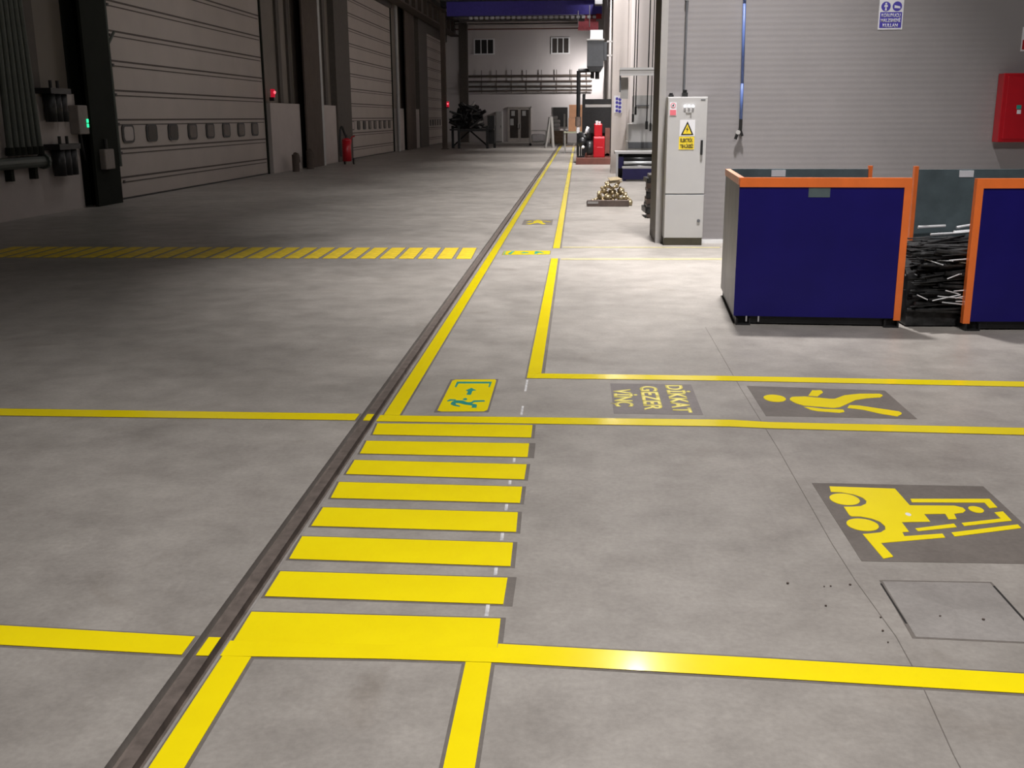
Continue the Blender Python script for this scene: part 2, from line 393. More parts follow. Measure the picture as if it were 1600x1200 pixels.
for k, (s, h) in enumerate([(34.6, .55), (36.4, .62)]):
    p = lw(s, .25); t = thing('floor_stub', ['low dark pipe stub', 'taller dark pipe stub'][k]+' on the floor before the white parapet right of the nearest door', 'pipe', (p.x, p.y, 0))
    obj('stub', tube((0, 0, 0), (0, 0, h), .12, None, 12), 'coldark', t); obj('elbow', path([(0, 0, h), (0, .2, h-.03), (0, .3, h-.25)], .08), 'coldark', t)
# crane runway along the left wall
p = lw(15, .45)
t = thing('crane_runway', 'long dark crane runway girder above the left doors', 'girder', (p.x, p.y, 7.15), LA)
obj('lower_flange', box(-.3, .3, 0, 61, 0, .06), 'coldark', t); obj('web', box(-.03, .03, 0, 61, .06, .95), 'lwdark', t)
obj('upper_flange', box(-.3, .3, 0, 61, .95, 1.02), 'coldark', t); obj('crane_rail', box(-.04, .04, 0, 61, 1.02, 1.1), 'rail', t)
for k in range(30): obj('stiffener', box(-.22, .22, 2*k+.5, 2*k+.53, .06, .95), 'coldark', t)

# back wall details ---------------------------------------------------------
YB = 76.
def bwin(n, x0, x1, z0, z1):
    t = thing('window_%d' % n, None, None, (x0, YB, z0), kind='structure'); W = x1-x0; H = z1-z0
    b = box(0, W, -.06, 0, 0, H)
    obj('window_frame', b, 'white', t); w = (W-.12)/3
    for k in range(3): obj('window_pane', box(.06+w*k+.04, .06+w*(k+1)-.04, -.075, -.06, .07, H-.07), 'glassdark' if n == 2 else 'gap', t)
bwin(1, -7.35, -5.9, 5.95, 7.0); bwin(2, -1.97, -.66, 5.95, 7.05)
t = thing('window_3', None, None, (-1.85, YB, 1.0), kind='structure')
obj('window_frame', box(0, 1.1, -.06, 0, 0, 1.4), 'midgrey', t); obj('window_pane', box(.04, 1.06, -.08, -.06, .04, 1.36), 'gap', t)
t = thing('door_4', None, None, (-5.02, YB, 0), kind='structure'); W = 1.68; H = 2.42
obj('door_frame', box(0, .07, -.12, 0, 0, H, box(W-.07, W, -.12, 0, 0, H, box(0, W, -.12, 0, H-.08, H))), 'doorgrey', t)
for k in range(2):
    x0 = .07+k*.77; d = obj('door_leaf', box(x0+.01, x0+.76, -.08, -.02, .01, H-.09), 'doorgrey', t)
    obj('glass_panel', box(x0+.1, x0+.68, -.09, -.08, .28, H-.2), 'glassdark', d)
    obj('door_handle', box(x0+(.66 if k == 0 else .04), x0+(.7 if k == 0 else .08), -.15, -.09, .95, 1.25), 'midgrey', d)
    obj('notice', box(x0+.2, x0+.45, -.1, -.09, H-.62, H-.28), 'midgrey', d)
    if k == 0: obj('notice', box(x0+.12, x0+.36, -.1, -.09, 1.15, 1.6), 'midgrey', d)
t = thing('tall_cabinet', 'narrow pale grey cabinet against the back wall left of the double door', 'cabinet', (-5.6, YB-.35, 0))
obj('case', box(-.22, .22, -.25, .34, .05, 2.1), 'midgrey', t); obj('door_panel', box(-.19, .19, -.27, -.25, .1, 2.05), 'midgrey', t); obj('plinth', box(-.2, .2, -.22, .3, 0, .05), 'black', t); obj('latch', box(.12, .15, -.3, -.27, 1, 1.15), 'black', t)
# pipe rack across the back wall
t = thing('pipe_rack', 'rack of long horizontal pipes hung across the back wall below the windows', 'pipes', (-4, YB-.25, 3.4))
for z, r in ((1.1, .07), (.74, .05), (.4, .06), (.08, .05)): obj('pipe_run', tube((-4.3, 0, z), (4.9, 0, z), r), 'coldark', t)
for k in range(9): obj('hanger', box(-3.9+k*1.05, -3.86+k*1.05, .08, .12, -.05, 1.5), 'coldark', t)
obj('back_tray', box(-4.3, 4.9, .12, .2, .18, .62), 'midgrey', t)
t = thing('wall_duct', 'long horizontal duct high on the back wall under the crane', 'duct', (-4, YB-.3, 7.72))
obj('duct_body', box(-4.6, 5.3, -.1, .25, 0, .18, box(-4.6, 5.3, -.1, .25, .28, .36)), 'pillar', t); obj('duct_band', box(-4.6, 5.3, -.12, -.1, -.16, -.08), 'rust', t)
# bridge crane
t = thing('bridge_crane', 'blue bridge crane girder spanning the hall at the far end', 'crane', (-3.6, 68, 7.5))
obj('girder', box(-4.6, 4.95, -.35, .35, .28, 1.1), 'craneblue', t)
obj('end_carriage', box(4.5, 4.95, -1.6, .9, .75, 1.05), 'signwhite', t); obj('end_carriage', box(-4.95, -4.6, -.6, .9, .82, 1.15), 'blackmetal', t)
bm = box(-4.9, 4.95, -.4, -.36, .02, .06, box(-4.9, 4.95, -.4, -.36, .2, .24))
obj('festoon_track', bm, 'blackmetal', t)
for k in range(24): obj('festoon_loop', box(-3.2+k*.33, -3.0+k*.33, -.43, -.37, .05, .21), 'signwhite', t)
bm = box(-4.9, 4.95, -1.0, -.96, 1.55, 1.6, box(-4.9, 4.95, -1.0, -.96, 1.28, 1.32, box(-4.9, 4.95, -1.05, -.35, 1.1, 1.14)))
for k in range(10): bm = box(-4.85+k*1.08, -4.81+k*1.08, -1.0, -.96, 1.12, 1.6, bm)
obj('handrail', bm, 'conduit', t)
obj('marker_plate', box(4.6, 4.92, -.5, -.44, 0, .3), 'red', t)
obj('hoist_body', box(3.5, 4.75, -.3, .4, -.62, -.12, box(3.9, 4.6, -.25, .35, -.12, .28)), 'pink', t)  # pink puts the light on the red hoist into its colour
obj('drop_rod', tube((3.5, -.4, .5), (3.5, -.4, -.45), .025, tube((4.2, -.4, .8), (4.2, -.4, -.45), .025)), 'signwhite', t)
# steel posts near the back-left corner
o = thing('steel_post', 'dark steel post at the far edge of the third big door', 'post', (-7.45, 59.5, 0))
obj('shaft', box(-.13, .13, -.13, .13, 0, 7.2), 'coldark', o); obj('base_plate', box(-.2, .2, -.2, .2, 0, .03), 'coldark', o)
t = thing('warning_beacon', 'small glowing red beacon on the dark post by the tube rack', 'light', (-7.22, 59.3, 2.3), 0, 'red beacons beside the big doors')
obj('bracket', box(-.12, .04, -.03, .03, -.1, -.03), 'black', t); obj('lens', tube((0, 0, -.03), (0, 0, .26), .075), 'beacon', t, True); obj('lamp_core', ball((0, -.05, .14), .05), 'beaconcore', t, True)
o = thing('steel_post', 'black steel post in the back-left corner beside the dim window', 'post', (-8.0, 75.2, 0))
obj('shaft', box(-.3, .3, -.2, .2, 0, 8), 'lwdark', o); obj('base_plate', box(-.35, .35, -.25, .25, 0, .03), 'lwdark', o)
# rack with heap of tubes
t = thing('tube_rack', 'black steel rack loaded with tangled tubes near the back-left corner', 'rack', (-6.1, 61.2, 0))
for x, y in ((-1.1, 0), (-.62, -1.1), (.98, -1.1), (1.3, 0)): obj('leg', box(x-.07, x+.07, y-.07, y+.07, 0, 1.25), 'blackmetal', t)
obj('rail', box(-1.15, 1.35, -.05, .05, 1.1, 1.2, box(-.7, 1.05, -1.15, -1.05, .95, 1.05)), 'blackmetal', t)
obj('brace', bar((-1.1, 0, .1), (-.1, -.3, .95), .07, .07, bar((.98, -1.1, .15), (0, -.6, .95), .07, .07)), 'blackmetal', t)
obj('shelf_panel', box(-1.15, 1.35, -1.1, .05, 1.0, 1.08), 'blackmetal', t); obj('end_panel', box(.95, 1.35, -.6, .0, .25, 1.8), 'blackmetal', t)
rnd = random.Random(3); bm = None; bm2 = None
for k in range(80):
    x = rnd.uniform(-.95, .65); y = rnd.uniform(-1, 0); h = rnd.uniform(.05, 1.3)*(1-abs(x+.1)*.3)
    d = Vector((rnd.uniform(-1, 1), rnd.uniform(-.4, .4), rnd.uniform(-.8, .8))).normalized()*rnd.uniform(.2, .45)
    p = Vector((x, y, max(.25, h))); q0 = p-d; q1 = p+d; q0.z = max(q0.z, .05); q1.z = max(q1.z, .05)
    if k % 6: bm = tube(q0, q1, rnd.uniform(.05, .11), bm, 8)
    else: bm2 = tube(q0, q1, .06, bm2, 8)
bm = box(-.6, .6, -.3, -.1, .01, .7, bm)
o = thing('tube_heap', 'tangled heap of dark steel tubes piled on the black rack', 'scrap', (-6.1, 61.2, 1.08), 0, kind='stuff')
obj('dark_tubes', bm, 'blackmetal', o); obj('pale_tubes', bm2, 'midgrey', o)
# cart, trestle, sacks, table, boxes along the far right of the walkway
t = thing('mesh_cart', 'low pale wire cart by the far end of the walkway', 'cart', (-2.45, 66, 0))
bm = None
for x in (-.55, .45):
    for y in (-.3, .3): bm = bar((x, y, .08), (x, y, .9), .04, .04, bm)
for z in (.2, .9):
    for y in (-.3, .3): bm = bar((-.55, y, z), (.45, y, z), .04, .04, bm)
obj('cart_frame', bm, 'midgrey', t); obj('wire_load', box(-.45, .4, -.25, .25, .22, .7, bev=.1), 'signwhite', t)
for x in (-.5, .4): obj('wheel', tube((x, -.33, .08), (x, -.27, .08), .08), 'black', t)
t = thing('folded_trestle', 'grey folded trestle standing by the far end of the walkway', 'trestle', (-1.62, 61.5, 0))
for s in (-1, 1):
    obj('leg', bar((s*.22-.05, -.15, 0), (.02+s*.04, 0, 1.7), .15, .1), 'midgrey', t); obj('leg', bar((s*.22-.05, .25, 0), (.02+s*.04, .05, 1.7), .13, .1), 'midgrey', t)
obj('cross_panel', prismxz([(-.2, .5), (.2, .5), (.12, 1.75), (-.02, 1.75)], -.05, .05), 'midgrey', t)
t = thing('wooden_crate', 'slatted wooden crate under white sacks before the back wall', 'crate', (-1.3, 71.5, 0))
bm = None
for k in range(6): bm = box(-.6+k*.2, -.44+k*.2, -.5, -.46, 0, .82, bm)
obj('slat_side', bm, 'wood', t); obj('crate_body', box(-.6, .56, -.46, .5, .02, .82), 'wood', t)
for k in range(4):
    z = .83+k*.24; w = .66 if k < 3 else .5
    o = obj('white_sack', box(-.6, -.6+w, -.35, .35, 0, .23, bev=.06), 'white', None, True, (-1.3, 71.5, z))
    tag(o, 'plump white sack %s the pile on the wooden crate' % ['at the bottom of', 'second from the bottom of', 'third from the bottom of', 'on top of'][k], 'sack', 'white sacks on the crate')
t = thing('work_table', 'pale green topped table beside the walkway carrying a cardboard stack', 'table', (-.2, 52.3, 0))
obj('tabletop', box(-.5, .5, -.5, .5, .95, 1.02), 'tabletop', t)
for x in (-.45, .45):
    for y in (-.45, .45): obj('leg', box(x-.03, x+.03, y-.03, y+.03, 0, .95), 'midgrey', t)
obj('shelf', box(-.45, .45, -.4, .4, .3, .34), 'wood', t)
for k, (x, w, z, h) in enumerate([(-.1, .78, 1.025, .62), (-.09, .75, 1.65, .62)]):
    t = thing('cardboard_box', ['lower cardboard box standing on the pale green table', 'upper cardboard box of the stack on the pale green table'][k], 'box', (x, 52.2, z), 0, 'cardboard boxes on the table')
    obj('carton', box(-w/2, w/2, -.3, .3, 0, h, bev=.01), 'cardboard', t); obj('tape', box(-w/2-.002, w/2+.002, -.03, .03, h-.01, h+.004), 'wood', t)
t = thing('white_board', 'narrow white board leaning by the cardboard boxes', 'board', (-.92, 69, 0))
obj('sheet', bar((0, 0, .01), (.02, .15, 1.9), .12, .05), 'white', t); obj('foot', box(-.1, .1, -.05, .1, 0, .03), 'black', t)

# pump machine and duct filter ---------------------------------------------
t = thing('pump_machine', 'red and black pump unit on a red-brown base beside the walkway', 'machine', (.55, 39.6, 0))
obj('base_frame', box(-.63, .64, -.3, 1.4, 0, .24, bev=.01), 'rust', t)
b = box(.0, .42, -.05, .5, .24, 1.0, bev=.03); obj('red_housing', b, 'red', t)
obj('upper_housing', box(.02, .32, .0, .45, 1.0, 1.46, bev=.04), 'red', t)
obj('filler_cap', tube((.12, .15, 1.46), (.12, .15, 1.56), .05, tube((.22, .15, 1.46), (.22, .15, 1.54), .04)), 'signwhite', t)
obj('vent_strip', box(.02, .4, -.06, -.05, .93, .99, box(.14, .34, -.06, -.05, .6, .62)), 'pink', t)
bm = tube((-.25, .1, .55), (-.02, .1, .55), .3, None, 18); bm = tube((-.55, .3, .95), (-.1, .3, .95), .2, bm, 16); bm = tube((-.2, .2, .9), (-.2, .2, 1.3), .12, bm); bm = ball((-.4, .2, .8), .2, bm)
obj('pump_body', bm, 'blackmetal', t, True)
obj('motor', tube((-.15, -.1, .3), (-.15, .5, .3), .16, None, 16), 'rust', t, True); obj('side_motor', tube((.52, .0, .3), (.52, .5, .3), .1, box(.43, .6, 0, .4, .3, 1.3)), 'rust', t)
obj('pump_stand', box(-.5, -.44, .1, .2, .05, .8, box(-.6, -.32, .0, .3, .24, .3)), 'blackmetal', t)
obj('valve', ball((-.38, -.05, .62), .06, tube((-.3, .1, 1.1), (-.2, .1, 1.35), .05)), 'signwhite', t, True)
t = thing('black_hopper', 'large black steel hopper behind the red pump unit', 'hopper', (.75, 41.6, 0))
obj('hopper_body', box(-.5, .55, 0, 1.4, 1.1, 2.05), 'blackmetal', t); obj('rim', box(-.5, .55, -.05, 1.4, 2.18, 2.36), 'blackmetal', t); obj('rim_stripe', box(-.48, .55, -.02, 1.4, 2.06, 2.17), 'midgrey', t)
for x in (-.45, .5): obj('leg', box(x-.05, x+.05, .05, .15, 0, 1.1, box(x-.05, x+.05, 1.2, 1.3, 0, 1.1)), 'blackmetal', t)
obj('corner_post', box(-.62, -.5, 0, .12, 0, 2.55), 'blackmetal', t); obj('back_panel', box(-.45, .5, .5, .55, .2, 1.1), 'blackmetal', t)
t = thing('dust_filter', 'dark grey filter box mounted high above the black hopper', 'filter', (.6, 41, 3.4))
obj('filter_case', box(-.31, .30, -.3, .5, .12, 1.05, bev=.01), 'filtergrey', t); obj('side_case', box(.30, .42, -.2, .5, .35, 1.0), 'filtergrey', t)
obj('bottom_cone', prismxz([(-.31, .12), (.3, .12), (.2, -.06), (-.2, -.06)], -.3, .5), 'blackmetal', t)
obj('outlet', tube((-.1, .1, -.3), (-.1, .1, -.05), .07, tube((.08, .1, -.32), (.08, .1, -.05), .08)), 'blackmetal', t)
obj('top_hood', box(-.2, .26, -.2, .4, 1.1, 1.42), 'signwhite', t); obj('lid', box(-.33, .32, -.32, .52, 1.05, 1.1), 'midgrey', t)
obj('bracket', box(.42, 1.04, .1, .2, .5, .56), 'midgrey', t); obj('bracket', box(.42, 1.04, .1, .2, 1.0, 1.06), 'midgrey', t)
obj('suction_pipe', path([(-.2, .1, .0), (-.62, .0, -.02), (-.62, 0, -1.75)], .075, None, 12), 'blackmetal', t)
obj('pipe_valve', tube((-.62, 0, -2.05), (-.62, 0, -1.7), .11), 'brownsteel', t); obj('pipe_end', tube((-.62, 0, -2.3), (-.62, 0, -2.05), .07), 'signwhite', t)
obj('pipe_support', tube((-.62, 0, -3.4), (-.62, 0, -2.3), .05, tube((-.62, 0, -3.4), (-.62, 0, -3.36), .15)), 'blackmetal', t)

# pillar, sign, bay machine -------------------------------------------------
tag(obj('pillar', box(1.0, 1.44, 33, 33.5, 0, 9.5, box(1.44, 1.55, 33.05, 33.45, 0, 9.5)), 'pillar'), kind='structure')
t = thing('notice_sign', 'narrow white notice with blue symbols on the beige pillar', 'sign', (1.19, 33, 1.82))
obj('plate', box(-.12, .12, -.012, -.001, 0, .5), 'signwhite', t)
for k, z in enumerate((.41, .3, .18, .06)):
    b = disc_xz(-.035, z, .042, -.016, -.012); b = disc_xz(.055, z-.02, .045, -.016, -.012, b); obj('symbol', b, 'signblue', t)
t = thing('bay_machine', 'tall pale grey machine body behind the blue roller bench', 'machine', (1.95, 31.3, 0))
obj('lower_body', box(-.52, .6, 0, 1.6, 0, 1.0), 'midgrey', t); obj('slot', box(-.5, .58, -.02, 0, .80, .98), 'greybox', t); obj('upper_body', box(-.5, .6, .1, 1.5, 1.0, 1.5), 'cabinet', t)
obj('mast_panel', box(-.35, .6, .5, 1.4, 1.5, 2.3), 'midgrey', t); obj('cross_bar', box(-.3, .1, .4, .5, 2.0, 2.03), 'greybox', t)
t = thing('roller_bench', 'dark blue roller bench with a pale top edge beside the pillar', 'bench', (1.6, 29.9, 0))
obj('top_plate', box(-.58, .62, -.1, .9, .70, .76), 'cabinet', t); obj('post', box(-.55, -.49, -.1, -.04, 0, .70), 'cabinet', t)
obj('side_panel', box(-.49, -.34, -.04, .9, .3, .62), 'bluedark', t)
for k in range(3): obj('roller', tube((-.34, -.15-.1*k, .56-.1*k), (.62, -.15-.1*k, .56-.1*k), .045, None, 14), ['blackmetal', 'shine', 'scrap'][k], t, True)
obj('inner_panel', box(-.48, .62, .6, .7, 0, .70), 'blackmetal', t)
obj('front_apron', box(-.40, .62, -.9, -.84, .04, .34, bev=.01), 'bluedark', t); obj('apron_edge', box(-.40, .62, -.9, -.5, .34, .38), 'midgrey', t)
obj('foot', box(-.38, -.3, -.88, .5, 0, .05, box(.5, .6, -.88, .5, 0, .05)), 'bluedark', t)
t = thing('cable_tray', 'pale grey overhead tray spanning from the pillar over the roller bench', 'cable tray', (1.1, 29.8, 2.8))
obj('tray', box(0, 1.4, -.1, .15, 0, .13), 'rtrim', t); obj('tray_lip', box(0, 1.4, -.12, -.1, .13, .19, box(0, 1.4, -.13, -.1, -.02, .03)), 'cabinet', t)
obj('bracket', box(0, .04, .0, .05, -.45, .0), 'greybox', t); obj('grille', box(.04, .26, .3, .35, -.62, -.05), 'midgrey', t)
for k, (x, zb, r) in enumerate([(1.53, 1.55, .014), (1.6, 1.75, .014), (1.92, 1.35, .017), (2.03, 1.3, .012)]):
    t = thing('hanging_cable', '%s of four thin black cables hanging in the bay behind the partition' % ['leftmost', 'second from the left', 'third from the left', 'rightmost'][k], 'cable', (x, 30.6, zb), 0, 'cables hanging in the bay')
    obj('cord', tube((0, 0, .2), (.045, 0, 8), r, None, 8), 'black', t); obj('end_grip', tube((0, 0, 0), (0, 0, .22), r*2.2, None, 8), 'black', t)

# brass scrap heap and section -----------------------------------------------
t = thing('steel_section', 'brown steel box section lying on the floor under the brass heap', 'steel bar', (.59, 20.75, 0), -.02)
obj('section', box(-.41, .41, -.07, .07, 0, .12, bev=.006), 'brownsteel', t); obj('open_end', box(-.418, -.41, -.05, .05, .02, .1), 'gap', t)
obj('pale_face', box(-.40, -.19, -.075, -.07, .055, .1), 'rtrim', t)
def fitting(kind):
    if kind == 0: b = tube((-.06, 0, 0), (.06, 0, 0), .035, None, 12); b = tube((0, 0, 0), (0, 0, .08), .028, b, 12); b = tube((.05, 0, 0), (.08, 0, 0), .048, b, 6)
    elif kind == 1: b = tube((0, -.04, 0), (0, .04, 0), .055, None, 14); b = tube((0, .03, 0), (0, .06, 0), .07, b, 6)
    else: b = path([(-.09, 0, 0), (0, 0, .03), (.07, 0, .09)], .026, None, 10); b = ball((0, 0, .03), .045, b)
    return b
protos = []; rnd = random.Random(5); spots = []
for lay, (nx, ny) in enumerate(((5, 3), (4, 3), (3, 2), (2, 2))):
    for ix in range(nx):
        for iy in range(ny):
            spots.append((.68+(ix-(nx-1)/2)*.17+rnd.uniform(-.012, .012), 21.08+(iy-(ny-1)/2)*.17+rnd.uniform(-.012, .012), .05+lay*.1))
for k, q in enumerate(spots):
    if k < 3:
        o = obj('brass_fitting', fitting(k), 'brass', None, True); protos.append(o)
        tag(o, 'brass fitting in the heap on the floor behind the steel section', 'brass fitting', 'brass fittings heaped on the floor')
    else: o = protos[rnd.randrange(3)].copy(); C.objects.link(o)
    o.location = q; o.rotation_euler = (rnd.uniform(-.5, .5), rnd.uniform(-.3, .3), rnd.uniform(0, 6)); o.scale = [rnd.uniform(.95, 1.15)]*3
o = obj('brass_sheet', box(-.13, .13, -.1, .1, 0, .01, prism([(-.13, -.1), (.13, -.1), (.1, .1), (-.1, .12)], .05, .06)), 'brass', None, False, (.72, 21.05, .46)); o.rotation_euler = (.2, -.1, .3)
tag(o, 'bent brass offcut lying on top of the brass heap', 'brass offcut')
# sheet stack behind the partition corner
rnd = random.Random(9); z = 0.
for k in range(9):
    h = rnd.choice((.06, .08, .1)); dx = rnd.uniform(0, .09); L = rnd.uniform(.7, .9)
    o = obj('metal_block', box(-.07+dx, .8, -.3, .35, 0, h-.006, bev=.006), ['brownsteel', 'scrap', 'galv'][k % 3], None, False, (1.22, 18.6, z)); o.rotation_euler = (0, 0, rnd.uniform(-.06, .06)); z += h
    tag(o, 'dark metal slab in the stack half hidden behind the partition end', 'metal slab', 'metal slabs stacked behind the partition end')

# electrical cabinet -----------------------------------------------------------
t = thing('electrical_cabinet', 'tall light grey electrical cabinet against the ribbed partition', 'cabinet', (1.43, 14.32, 0))
obj('case', box(-.262, .262, 0.02, .29, .1, 1.95, bev=.006), 'cabinet', t)
obj('plinth', box(-.255, .255, .03, .28, 0, .1), 'plinth', t)
ud = obj('upper_door', box(-.258, .258, 0, .02, .695, 1.94, bev=.004), 'cabinet', t)
ld = obj('lower_door', box(-.258, .258, 0, .02, .105, .678, bev=.004), 'cabinet', t)
obj('door_gap', box(-.26, .26, .004, .021, .678, .695), 'greybox', t)
obj('handle', box(.185, .215, -.03, 0, 1.205, 1.395, bev=.005), 'black', ud); obj('lock', tube((.197, -.012, .335), (.197, 0, .335), .022), 'greybox', ld)
for k in range(3): obj('indicator_lamp', tube((-.035+.052*k, -.02, 1.83), (-.035+.052*k, 0, 1.83), .0165, None, 16), 'lamp', ud)
obj('selector_switch', box(-.02, .04, -.008, 0, 1.745, 1.76, tube((.045, -.02, 1.752), (.045, 0, 1.752), .01)), 'midgrey', ud)
obj('name_plate', box(.17, .23, -.004, 0, 1.905, 1.917), 'greybox', ud)
for x, w, h in ((-.21, .03, .05), (-.03, .035, .09)): obj('cable_gland', box(x-w, x+w, .08, .2, 1.95, 1.95+h*.6, tube((x, .14, 1.95), (x, .14, 1.95+h), w*.8)), 'black', t)
s = obj('warning_plate', box(-.095, .105, -.005, 0, 1.445, 1.655), 'signwhite', ud)
obj('triangle', prismxz([(-.078, 1.462), (.088, 1.462), (.005, 1.638)], -.0075, -.005), 'black', s)
obj('triangle_field', prismxz([(-.052, 1.476), (.062, 1.476), (.005, 1.602)], -.009, -.0075), 'signyellow', s)
obj('lightning_bolt', prismxz([(.012, 1.575), (-.012, 1.53), (.003, 1.53), (-.006, 1.49), (.022, 1.54), (.006, 1.54)], -.0105, -.009), 'black', s)
s = obj('danger_plate', box(-.1, .1, -.005, 0, 1.275, 1.44), 'signyellow', ud)
text('lettering', 'ELEKTRİK', .045, .165, 'black', s, (-.082, -.006, 1.372), (1, 0, 0), (0, 0, 1), bold=.03)
text('lettering', 'TEHLİKESİ!', .045, .172, 'black', s, (-.084, -.006, 1.296), (1, 0, 0), (0, 0, 1), bold=.03)
s = obj('prohibition_plate', box(-.235, -.145, -.005, 0, 1.71, 1.88), 'signwhite', ud)
b = bmesh.new(); own = disc_xz(-.19, 1.84, .034, -.007, -.005); obj('prohibition_ring', own, 'pink', s); obj('ring_field', disc_xz(-.19, 1.84, .025, -.0085, -.007), 'signwhite', s)
obj('figure', prismxz([(-.2, 1.822), (-.19, 1.822), (-.176, 1.858), (-.186, 1.858)], -.0095, -.0085, box(-.205, -.18, -.0095, -.0085, 1.836, 1.846)), 'black', s)
obj('red_block', box(-.23, -.15, -.0075, -.005, 1.715, 1.785), 'pink', s); b.free()
t = thing('conduit', 'thin grey conduit rising up the partition from the electrical cabinet', 'pipe', (1.40, 14.585, 1.97))
obj('pipe_run', tube((0, 0, 0), (0, 0, 4.2), .014, None, 10), 'greybox', t); obj('clip', box(-.025, .025, -.016, .034, 1.2, 1.23, box(-.025, .025, -.016, .034, 2.6, 2.63)), 'midgrey', t)
t = thing('hanging_air_hose', 'blue air hose hanging down the partition between cabinet and safety sign', 'hose', (2.165, 14.56, 1.42))
obj('tube', path([(0, 0, .2), (-.005, 0, .7), (-.025, 0, 1.7), (-.04, 0, 4.7)], .02, None, 10), 'hose', t, True)
obj('coupling', tube((0, 0, .1), (0, 0, .24), .022), 'black', t); obj('air_gun', path([(0, 0, .12), (-.045, 0, .03), (-.06, 0, -.02)], .02, tube((0, 0, .1), (.03, 0, .02), .018)), 'black', t); obj('ring', tube((-.03, -.02, .07), (-.03, .0, .07), .03, None, 14), 'midgrey', t)
t = thing('safety_sign', 'white and blue protective equipment sign high on the partition', 'sign', (4.04, 14.62, 2.785))
obj('plate', box(-.155, .155, -.006, 0, 0, .62), 'signwhite', t)
b = obj('text_block', box(-.14, .14, -.008, -.006, .02, .215), 'signblue', t)
for k, (w, x) in enumerate([('KORUYUCU', .24), ('MALZEMENİ', .25), ('KULLAN', .19)]):
    text('lettering', w, .042, x, 'signwhite', b, (-x/2, -.0085, .155-.062*k), (1, 0, 0), (0, 0, 1), bold=.02)
for k, cx in enumerate((-.072, .072)):
    for z in (.285, .43, .55):
        if z == .55 and k: continue
        d = obj('pictogram', disc_xz(cx, z, .06, -.008, -.006), 'signblue', t)
        g = prismxz([(cx-.012, z-.05), (cx-.004, z), (cx-.022, z-.01), (cx-.02, z+.02), (cx+.02, z+.02), (cx+.022, z-.01), (cx+.006, z), (cx+.014, z-.05)], -.0095, -.008) if k == 0 else prismxz([(cx-.035, z-.02), (cx+.04, z-.025), (cx+.035, z), (cx+.0, z+.008), (cx-.035, z+.015)], -.0095, -.008)
        if k == 0: g = disc_xz(cx, z+.035, .012, -.0095, -.008, g)
        obj('symbol', g, 'signwhite', d)
t = thing('wall_mounted_fire_cabinet', 'red fire hose cabinet on the partition at the right', 'fire cabinet', (5.9, 14.60, 1.35))
obj('case', box(-.42, .4, -.2, 0, 0, .87, bev=.008), 'red', t); obj('door_panel', box(-.37, .36, -.215, -.2, .04, .83, bev=.006), 'red', t)
for x in (-.2, -.08):
    obj('green_sticker', box(x-.03, x+.03, -.219, -.215, .42, .47), 'green', t); obj('white_sticker', box(x-.02, x+.03, -.219, -.215, .36, .41), 'signwhite', t)
obj('handle', box(.25, .3, -.24, -.215, .35, .5), 'black', t)
t = thing('notice_sign', 'small white and red notice above the red fire cabinet', 'sign', (5.86, 14.62, 2.5))
obj('plate', box(-.13, .13, -.006, 0, 0, .3), 'signwhite', t); obj('red_field', box(-.115, .115, -.008, -.006, .02, .14), 'red', t)

# waste containers -------------------------------------------------------------
def container(label, x, y, openside, rz):
    W, D, H = 1.35, 1.5, 1.215
    t = thing('scrap_container', label, 'container', (x, y, 0), rz, 'blue and orange scrap containers')
    lft = openside == 'right'
    xp = W-.055 if lft else 0                         # where the open side's posts stand
    obj('base_frame', box(.02, W-.02, .03, .12, .012, .075, box(.02, W-.02, D-.12, D-.03, .012, .075, box(.02, .1, .03, D-.03, .012, .075, box(W-.1, W-.02, .03, D-.03, .012, .075)))), 'blackmetal', t)
    obj('floor_plate', box(.02, W-.02, .03, D-.02, .075, .095), 'blackmetal', t)
    f = obj('front_panel', box(.0 if lft else .055, W-.055 if lft else W, .0, .03, .075, H-.06), 'blue', t)
    obj('label_plate', box(.55, .72, -.003, 0, H-.155, H-.075), 'teal', f)
    k = obj('back_panel', box(.0 if lft else .04, W-.04 if lft else W, D-.03, D, .075, H), 'teal', t)
    obj('paper_tag', box(.42, .55, D-.04, D-.03, H-.07, H-.01), 'signwhite', k)
    sx = 0 if lft else W-.03
    obj('side_panel', box(sx, sx+.03, .03, D-.03, .075, H-.06), 'galv', t)
    obj('top_rail', box(0, W, -.012, .045, H-.075, H), 'orange', t)
    obj('top_rail', box(sx-.008, sx+.038, .045, D, H-.06, H), 'paleorange', t)
    obj('corner_post', box(xp, xp+.055, -.012, .045, .06, H-.075), 'orange', t)
    obj('corner_post', box(xp+.01, xp+.045, D-.05, D+.005, .06, H+.03), 'orange', t)
    for fx in ((.02, W-.13) if True else ()):
        for fy in (-.02, D-.2): obj('foot', box(fx, fx+.12, fy, fy+.2, 0, .012, box(fx, fx+.014, fy, fy+.2, .012, .06, box(fx+.106, fx+.12, fy, fy+.2, .012, .06))), 'blackmetal', t)
    if lft: obj('chain_lug', box(.1, .112, -.01, .0, .03, .075, box(.2, .212, -.01, 0, .03, .075)), 'midgrey', t)
    return t
container('blue scrap container with orange rim beside the electrical cabinet, closed grey side toward the walkway', 1.315, 8.735, 'right', -.06)
container('blue scrap container with orange rim below the red fire cabinet, holding scrap', 3.125, 8.54, 'left', .03)
